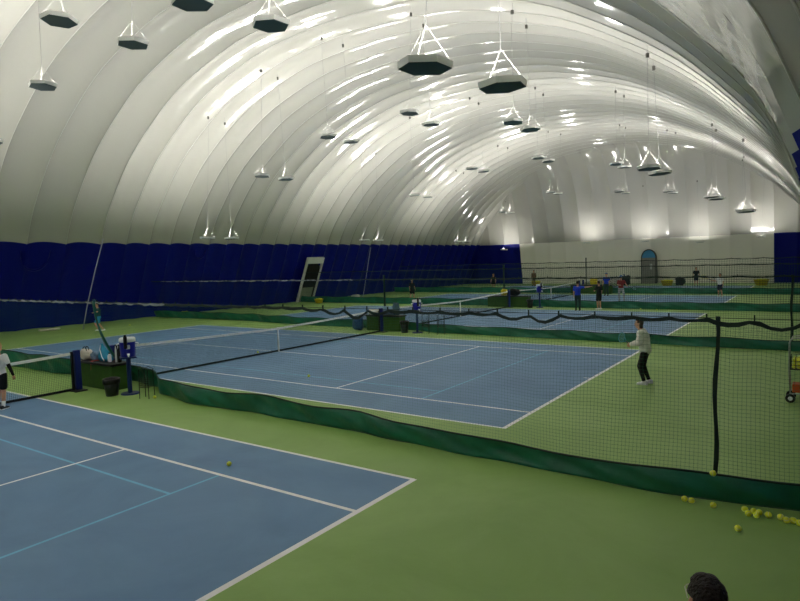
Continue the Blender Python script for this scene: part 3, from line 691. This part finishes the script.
# wall cords
def cord(pts, r, m, lab): 
    bm = B(); tube(bm, pts, r, 6); tag(link_mesh('tie_cord', bm, m, None, True), lab, 'cord')
cord([(-17.85, 12.12, 5.1), (-17.45, 11.3, 3.3), (-16.98, 10.45, 1.3), (-16.72, 10.0, .03)], .028, mat('grey_cord', (158, 164, 178), .6), 'long grey cord hanging down the navy left wall beside the child')
cord([(-17.9, 38.0, 4.6), (-17.6, 37.0, 2.6), (-17.6, 36.2, .0)], .03, mat('grey_cord', (158, 164, 178), .6), 'grey cord on the navy wall beyond the leaning door')
def flap(y, lab, s=1):
    bm = B(); rows = []
    for k in range(13):
        f = k / 12; a = f * PI; yy_ = y - .75 * s * math.cos(a); zz = 4.45 - 1.0 * s * math.sin(a) ** .8
        xx = wallx(min(zz, 4.6), -1) + .12
        rows.append([bm.verts.new((xx, yy_, zz)), bm.verts.new((xx + .1, yy_, zz - .07)), bm.verts.new((xx + .02, yy_, zz - .14))])
    for a, b_ in zip(rows, rows[1:]):
        for k in range(2): bm.faces.new((a[k], a[k + 1], b_[k + 1], b_[k]))
    o = tag(link_mesh('wall_flap', bm, M_BLUE, None, True), lab, 'flap'); o.modifiers.new('thickness', 'SOLIDIFY').thickness = .02
flap(8.5, 'sagging navy flap high on the left wall at the photo edge'); flap(19.2, 'smaller sagging navy flap high on the left wall', .5)

# ---------------------------------------------------------------- people
SKIN = mat('skin', (214, 160, 132), .55, var=.05, vscale=6)
HAIRS = {'brown': mat('brown_hair', (58, 38, 26), .55, var=.35, vscale=30, bump=.8, bscale=50), 'blond': mat('blond_hair', (196, 160, 104), .6, var=.2, vscale=30), 'black': mat('black_hair', (22, 18, 16), .5, var=.3, vscale=30), 'grey': mat('grey_hair', (190, 188, 182), .6, var=.1)}
HAIRS['darkbrown'] = mat('dark_brown_hair', (40, 24, 18), .45, .4, var=.5, vscale=14, bump=1.0, bscale=60)
M_EYE = mat('dark_eye', (20, 16, 14), .3); M_LIP = mat('lips', (170, 96, 86), .5)
STRINGS = mat('racket_strings', (130, 190, 190), .5)
def P_(d, k): return Vector(d[k])
def remesh(o, vox, smooth=3):
    m = o.modifiers.new('remesh', 'REMESH'); m.mode = 'VOXEL'; m.voxel_size = vox; m.use_smooth_shade = True
    if smooth: s = o.modifiers.new('smooth', 'SMOOTH'); s.iterations = smooth; s.factor = .5
STAND = dict(pelvis=(0, 0, .93), waist=(0, 0, 1.08), chest=(0, 0, 1.27), neck=(0, 0, 1.46), head=(.02, 0, 1.63),
             lsh=(0, .175, 1.40), lel=(.0, .235, 1.13), lwr=(.08, .25, .89), rsh=(0, -.175, 1.40), rel=(0, -.235, 1.13), rwr=(.08, -.25, .89),
             lhip=(0, .09, .90), lkn=(.02, .10, .48), lan=(-.01, .11, .08), rhip=(0, -.09, .90), rkn=(.02, -.10, .48), ran=(-.01, -.11, .08))
def person(loc, rotz, H, label, pose={}, top=None, bottom=None, bottom_len='pants', sleeve='short', shoe=None, hair='brown', hairlen='short', cap=None, vox=.012, socks=None, armsleeve=None, jacket=False, dress=None, glasses=False, headturn=0):
    J = {k: Vector(v) for k, v in STAND.items()}
    for k, v in pose.items(): J[k] = Vector(v)
    sc = H / 1.75; t = thing('person', label, 'person', loc, rotz); t.scale = (sc, sc, sc)
    bm = B()
    # torso
    def ell_ring(c, wx, wy, axis_up=None, n=20): return [(c[0] + wx * math.cos(2 * PI * k / n), c[1] + wy * math.sin(2 * PI * k / n), c[2]) for k in range(n)]
    def torso(bm, g, z0=None, extra=0):
        pe, wa, ch, ne = J['pelvis'], J['waist'], J['chest'], J['neck']; sh = (J['lsh'] + J['rsh']) / 2
        st = [(pe + Vector((0, 0, -.09)), .085, .115), (pe, .115, .165), (wa, .10, .138), (ch, .12, .165), (sh * .5 + ch * .5 + Vector((0, 0, .03)), .115, .175), (sh + Vector((0, 0, .015)), .085, .155), (ne + Vector((0, 0, -.02)), .06, .075)]
        loft(bm, [ell_ring(c, a + g, b_ + g) for c, a, b_ in st])
        for s in ('l', 'r'): capsule(bm, ch * .3 + J[s + 'sh'] * .7, J[s + 'sh'], .07 + g, .062 + g)
    torso(bm, 0)
    head = J['head']; ne = J['neck']
    capsule(bm, ne - Vector((0, 0, .05)), head - Vector((.01, 0, .06)), .06, .055)
    ellipsoid(bm, head + Vector((0, 0, .035)), .1, .078, .098); ellipsoid(bm, head + Vector((.022, 0, -.045)), .072, .058, .075)
    ellipsoid(bm, head + Vector((.1, 0, -.01)), .016, .014, .024); ellipsoid(bm, head + Vector((.094, 0, .012)), .012, .01, .02)
    for s in (-1, 1): ellipsoid(bm, head + Vector((0, s * .08, -.005)), .02, .012, .032)
    for s in ('l', 'r'):
        sg = 1 if s == 'l' else -1; S, E, W_ = J[s + 'sh'], J[s + 'el'], J[s + 'wr']
        capsule(bm, S, E, .052, .04); capsule(bm, E, E + (W_ - E) * .35, .04, .039); capsule(bm, E + (W_ - E) * .35, W_, .039, .026)
        d = (W_ - E).normalized(); side = Vector((0, 1, 0)) * sg; side = (side - d * side.dot(d)).normalized() if abs(d.y) < .9 else Vector((0, 0, 1)); nrm = d.cross(side).normalized()
        palm = W_ + d * .085                              # palm, then five bent fingers
        wid = nrm
        for q in (-.026, -.009, .009, .026): capsule(bm, W_ + d * .015 + wid * q * .6, palm + wid * q, .016, .014, 8)
        curl = -side
        for q, ln in ((-.03, .062), (-.01, .075), (.01, .08), (.03, .07)):
            a = palm + wid * q; b1 = a + (d * .85 + curl * .5).normalized() * ln * .5; c1 = b1 + (d * .35 + curl * .95).normalized() * ln * .5
            capsule(bm, a, b1, .0105, .0095, 8); capsule(bm, b1, c1, .0095, .0085, 8)
        a = W_ + d * .03 + wid * .02; b1 = a + (d * .6 + wid * .8).normalized() * .045; capsule(bm, a, b1, .013, .011, 8); capsule(bm, b1, b1 + (d * .9 + curl * .4).normalized() * .03, .011, .009, 8)
        Hp, K, A = J[s + 'hip'], J[s + 'kn'], J[s + 'an']
        capsule(bm, Hp, K, .088, .056); capsule(bm, K, K + (A - K) * .3, .056, .056); capsule(bm, K + (A - K) * .3, A, .056, .036)
        capsule(bm, A + Vector((-.03, 0, -.03)), A + Vector((.14, 0, -.04)), .034, .03)
    body = link_mesh('body', bm, SKIN, t); remesh(body, vox)
    # face
    for s in (-1, 1):
        bm = B(); ellipsoid(bm, head + Vector((.09, s * .032, .018)), .008, .013, .008, seg=10, rng=6); link_mesh('eye', bm, M_EYE, t)
    bm = B(); ellipsoid(bm, head + Vector((.091, 0, -.058)), .008, .024, .006, seg=10, rng=6); link_mesh('mouth', bm, M_LIP, t)
    # hair
    bm = B(); r = bmesh.ops.create_uvsphere(bm, u_segments=28, v_segments=18, radius=1)
    kill = []
    for v in bm.verts:
        p = v.co.copy(); wob = 1 + .03 * math.sin(p.y * 9 + p.z * 7)
        v.co = head + Vector((-.012 + p.x * .112 * wob, p.y * .09 * wob, .042 + p.z * .108 * wob))
        if p.z < -.15 and p.x > -.15: kill.append(v)
        elif p.x > .55 and p.z < .45: kill.append(v)
        elif p.z < -.75: kill.append(v)
    bmesh.ops.delete(bm, geom=kill, context='VERTS'); bmesh.ops.recalc_face_normals(bm, faces=bm.faces[:])
    hr = link_mesh('hair', bm, HAIRS[hair], t, True); hr.modifiers.new('thickness', 'SOLIDIFY').thickness = .012
    if hairlen == 'bob' or hairlen == 'long':
        bm = B(); ln = .14 if hairlen == 'bob' else .3
        loft(bm, [[tuple(head + Vector((-.055 - .0 * f + .05 * math.cos(2 * PI * k / 14), .085 * wd * math.sin(2 * PI * k / 14), .03 - ln * f))) for k in range(14)] for f, wd in ((0, 1), (.4, 1.02), (.8, .9), (1, .6))])
        link_mesh('back_hair', bm, HAIRS[hair], t, True)
    if cap:
        bm = B(); r = bmesh.ops.create_uvsphere(bm, u_segments=20, v_segments=12, radius=1)
        for v in bm.verts: v.co = head + Vector((-.005 + v.co.x * .122, v.co.y * .098, .06 + max(v.co.z, 0) * .105))
        cp = link_mesh('cap', bm, cap, t, True); bm = B(); ellipsoid(bm, head + Vector((.13, 0, .065)), .08, .07, .008); link_mesh('cap_brim', bm, cap, cp, True)
    if glasses:
        bm = B()
        for s in (-1, 1):
            tube(bm, [head + Vector((.106, s * .035 + .026 * math.cos(a), .02 + .02 * math.sin(a))) for a in [2 * PI * k / 12 for k in range(13)]], .0025, 5)
            tube(bm, [head + Vector((.106, s * .061, .025)), head + Vector((.0, s * .096, .02))], .0025, 5)
        link_mesh('glasses', bm, mat('pale_glasses_frame', (200, 196, 186), .3), t)
    # top
    if top:
        bm = B(); torso(bm, .016 if not jacket else .045)
        lo = J['pelvis'] + Vector((0, 0, -.02 if not jacket else -.0))
        for s in ('l', 'r'):
            S, E, W_ = J[s + 'sh'], J[s + 'el'], J[s + 'wr']; g = .012 if not jacket else .03
            if sleeve == 'long': capsule(bm, S, E, .066 + g, .05 + g); capsule(bm, E, E + (W_ - E) * .92, .05 + g, .034 + g * .8)
            elif sleeve == 'short': capsule(bm, S, S + (E - S) * .62, .064 + g, .058 + g)
        tp = link_mesh('sweater' if jacket else 'shirt', bm, top, t); remesh(tp, vox, 3)
    if dress:
        bm = B(); torso(bm, .014); loft(bm, [ell_ring(J['waist'], .115, .15), ell_ring(J['pelvis'], .14, .19), ell_ring(J['pelvis'] + Vector((0, 0, -.22)), .2, .24)]); tp = link_mesh('dress', bm, dress, t); remesh(tp, vox, 3)
    if bottom:
        bm = B(); g = .014; pe = J['pelvis']; loft(bm, [ell_ring(pe + Vector((0, 0, dz)), a, b_) for dz, a, b_ in ((-.1, .105, .14), (-.02, .13, .18), (.06, .125, .17), (.1, .115, .158))])
        for s in ('l', 'r'):
            Hp, K, A = J[s + 'hip'], J[s + 'kn'], J[s + 'an']
            if bottom_len == 'pants': capsule(bm, Hp, K, .09 + g, .064 + g * .6); capsule(bm, K, A + (K - A) * .1, .064 + g * .6, .048)
            else: capsule(bm, Hp, Hp + (K - Hp) * .72, .092 + g, .085 + g)
        bt_ = link_mesh('pants' if bottom_len == 'pants' else 'shorts', bm, bottom, t); remesh(bt_, vox, 3)
    for s in ('l', 'r'):
        A = J[s + 'an']; K = J[s + 'kn']
        if socks:
            bm = B(); capsule(bm, A, A + (K - A) * .3, .042, .05); link_mesh('sock', bm, socks, t, True)
        bm = B(); d = .0
        loft(bm, [[(A.x + x, A.y + wy * math.sin(2 * PI * k / 14), A.z - .078 + zc + hz * math.cos(2 * PI * k / 14)) for k in range(14)] for x, wy, zc, hz in ((-.09, .015, .05, .02), (-.085, .036, .052, .045), (-.03, .042, .058, .054), (.04, .045, .048, .044), (.12, .047, .038, .034), (.17, .04, .032, .026), (.195, .015, .028, .01))])
        so = link_mesh('shoe', bm, shoe or M_CW, t, True); bm = B(); bevel_box(bm, A.x - .09, A.x + .185, A.y - .04, A.y + .04, A.z - .08, A.z - .055, .01); link_mesh('sole', bm, M_CW, so)
    if armsleeve:
        S, E, W_ = J['rsh'], J['rel'], J['rwr']; bm = B(); capsule(bm, S + (E - S) * .5, E, .05, .047); capsule(bm, E, W_, .047, .034); link_mesh('arm_sleeve', bm, armsleeve, t, True)
    return t
def racket(p, q, m, label, face=Vector((1, 0, 0))):
    """p = butt of the grip, q = tip of the head, world coordinates"""
    p, q = Vector(p), Vector(q); d = (q - p).normalized(); L_ = .68; s = d.cross(face).normalized()
    t = thing('tennis_racket', label, 'racket', p)
    bm = B(); tube(bm, [(0, 0, 0), d * .2], .016, 8); link_mesh('grip', bm, M_BLK, t)
    bm = B(); c = d * (L_ - .165)
    tube(bm, [c + d * .165 * math.cos(a) + s * .125 * math.sin(a) for a in [2 * PI * k / 28 for k in range(29)]], .011, 6)
    for e in (-1, 1): tube(bm, [d * .2, c - d * .135 + s * e * .07], .009, 6)
    link_mesh('frame', bm, m, t, True)
    bm = B()
    for k in range(-6, 7):
        f = k / 7; h = math.sqrt(1 - f * f)
        tube(bm, [c + s * .125 * f - d * .165 * h, c + s * .125 * f + d * .165 * h], .0015, 4); tube(bm, [c + d * .165 * f - s * .125 * h, c + d * .165 * f + s * .125 * h], .0015, 4)
    link_mesh('strings', bm, STRINGS, t)
def W2(loc, rz, H, p):
    sc = H / 1.75; c, s_ = math.cos(rz), math.sin(rz); return Vector((loc[0] + sc * (p[0] * c - p[1] * s_), loc[1] + sc * (p[0] * s_ + p[1] * c), sc * p[2]))
CREAM = mat('cream_knit', (250, 248, 238), .8, var=.02, bump=.5, bscale=18); BLKC = mat('black_cloth', (16, 16, 19), .8, var=.15); NAVY = mat('navy_cloth', (24, 30, 60), .8)
BLUEC = mat('royal_blue_cloth', (28, 60, 190), .75, var=.1); DGRN = mat('dark_teal_cloth', (24, 74, 78), .8, var=.1); CYC = mat('turquoise_cloth', (30, 150, 200), .75); RED = mat('red_cloth', (150, 44, 44), .8, var=.1); GRY = mat('light_grey_cloth', (170, 172, 178), .8, var=.08)
WT = mat('white_cloth', (250, 249, 246), .8, var=.03, bump=.4, bscale=15); YEL = mat('yellow_cloth', (226, 210, 60), .8); DTR = mat('dark_green_trousers', (34, 58, 52), .8)
# main player in cream sweater: faces left, slightly crouched, racket held forward
a1 = dict(pelvis=(-.05, 0, .92), waist=(-.03, 0, 1.07), chest=(.0, 0, 1.26), neck=(.06, 0, 1.45), head=(.11, 0, 1.61), lsh=(.03, .175, 1.39), rsh=(.03, -.175, 1.39),
          lel=(.1, .21, 1.13), lwr=(.3, .1, 1.07), rel=(.12, -.2, 1.12), rwr=(.32, -.06, 1.05), lhip=(-.05, .09, .9), lkn=(.08, .1, .5), lan=(-.03, .12, .08), rhip=(-.05, -.09, .9), rkn=(.02, -.11, .5), ran=(-.13, -.14, .08))
l1 = (13.25, 8.52, 0); r1 = math.radians(187)
person(l1, r1, 1.66, 'person in a cream sweater and black pants waiting on the second court', a1, CREAM, BLKC, 'pants', 'long', M_CW, 'brown', 'bob', vox=.009, jacket=True, socks=WT)
pb = W2(l1, r1, 1.66, (.36, -.05, 1.05)); racket(pb, pb + Vector((-.55, .75, .22)), mat('teal_racket_frame', (60, 150, 170), .4), 'teal tennis racket held forward by the person in the cream sweater', Vector((0, 1, 0)))
# left foreground player, seen from behind, cut by the photo edge
a2 = dict(rel=(.02, -.27, 1.14), rwr=(.06, -.34, .9), lkn=(.05, .1, .48), rkn=(.02, -.07, .48), ran=(-.05, -.09, .08), rsh=(0, -.18, 1.4))
person((.52, -1.05, 0), math.radians(118), 1.62, 'person in a white t-shirt and black shorts standing at the near net, left photo edge', a2, WT, BLKC, 'shorts', 'short', mat('dark_shoe', (40, 44, 50), .6), 'blond', vox=.009, socks=WT, armsleeve=BLKC)
# running child
a3 = dict(rel=(.1, -.3, 1.2), rwr=(.2, -.12, 1.2), lel=(.12, .25, 1.25), lwr=(.28, .1, 1.2), lkn=(.25, .12, .55), lan=(.1, .14, .2), rkn=(-.05, -.12, .5), ran=(-.3, -.15, .14), head=(.05, 0, 1.62))
l3 = (-15.05, 10.0, 0); person((-15.05, 10.0, -.07), math.radians(-100), 1.6, 'child in dark teal shirt and turquoise shorts running by the navy wall', a3, DGRN, CYC, 'shorts', 'short', M_CW, 'brown', vox=.02)
racket(W2(l3, math.radians(-100), 1.6, (.28, 0, 1.2)), W2(l3, math.radians(-100), 1.6, (.2, .1, 2.0)), M_BLK, 'racket held upright by the running child')
a4 = dict(lkn=(.14, .1, .48), lan=(.18, .1, .08), rkn=(-.05, -.1, .5), ran=(-.25, -.1, .1))
person((-10.9, 34.3, -.02), math.radians(-30), 1.72, 'person in black top and white cap walking on the fourth court at left', a4, BLKC, BLKC, 'shorts', 'short', M_CW, 'grey', vox=.025, cap=WT)
person((-9.5, 46.6, 0), math.radians(-80), 1.7, 'long-haired person in a short black dress on the farthest court', {}, None, None, hair='brown', hairlen='long', dress=BLKC, vox=.025)
a6 = dict(rel=(.12, -.42, 1.38), rwr=(.2, -.68, 1.42))
person((5.1, 27.9, 0), math.radians(95), 1.76, 'person in a royal blue shirt pointing right, on the third court', a6, BLUEC, DTR, 'pants', 'short', BLKC, 'black', vox=.02)
a7 = dict(lel=(.12, .26, 1.15), lwr=(.26, .12, 1.2))
person((5.95, 29.2, 0), math.radians(150), 1.7, 'person in black shirt and shorts listening beside the blue-shirted one', a7, BLKC, BLKC, 'shorts', 'short', M_CW, 'brown', vox=.02)
a8 = dict(lel=(.1, .28, 1.2), lwr=(.3, .3, 1.1), rel=(.15, -.25, 1.15), rwr=(.35, -.2, 1.15), lkn=(.1, .16, .5), lan=(0, .2, .08), rkn=(.08, -.14, .5))
l8 = (5.68, 35.1, 0); person(l8, math.radians(-60), 1.8, 'person in red shirt, pale trousers and blue cap on the fourth court', a8, RED, GRY, 'pants', 'short', BLKC, 'black', vox=.02, cap=mat('blue_cap', (40, 100, 170), .7))
pb = W2(l8, math.radians(-60), 1.8, (.4, .3, 1.02)); racket(pb, pb + Vector((.8, -.2, -.15)), BLKC, 'racket held out by the person in the red shirt', Vector((0, 1, 0)))
person((2.95, 41.2, 0), math.radians(-90), 1.8, 'person in a blue shirt standing behind the red-shirted one', {}, BLUEC, DTR, 'pants', 'short', BLKC, 'black', vox=.025, cap=mat('blue_cap', (40, 100, 170), .7))
person((7.2, 55.4, 0), math.radians(-80), 1.78, 'person all in black standing near the white far wall', {}, BLKC, BLKC, 'shorts', 'short', BLKC, 'black', vox=.025)
a11 = dict(rel=(.1, -.3, 1.2), rwr=(.2, -.5, 1.25), lkn=(.1, .14, .5), lan=(.05, .18, .08))
l11 = (10.98, 41, 0); person(l11, math.radians(-110), 1.66, 'person in white shirt and navy shorts on the fourth court at right', a11, WT, NAVY, 'shorts', 'short', M_CW, 'brown', vox=.02)
pb = W2(l11, math.radians(-110), 1.66, (.24, -.56, 1.28)); racket(pb, pb + Vector((-.5, 0, .25)), mat('yellow_racket_frame', (226, 206, 50), .4), 'yellow tennis racket held by the person in the white shirt', Vector((0, 1, 0)))
person((-9.35, 56.4, 0), math.radians(-90), 1.72, 'distant person in brown clothes by the far wall near its navy corner', {}, mat('brown_cloth', (110, 84, 60), .8), mat('brown_cloth', (110, 84, 60), .8), 'pants', 'long', BLKC, 'brown', vox=.025)
# the head close to the camera at the bottom edge
a12 = dict(head=(.03, 0, 1.62))
person((16.5, -4.24, 0), math.radians(125), 1.7, 'dark-haired person at the bottom edge, only the head in view', a12, NAVY, BLKC, 'pants', 'short', BLKC, 'darkbrown', vox=.009, glasses=True)
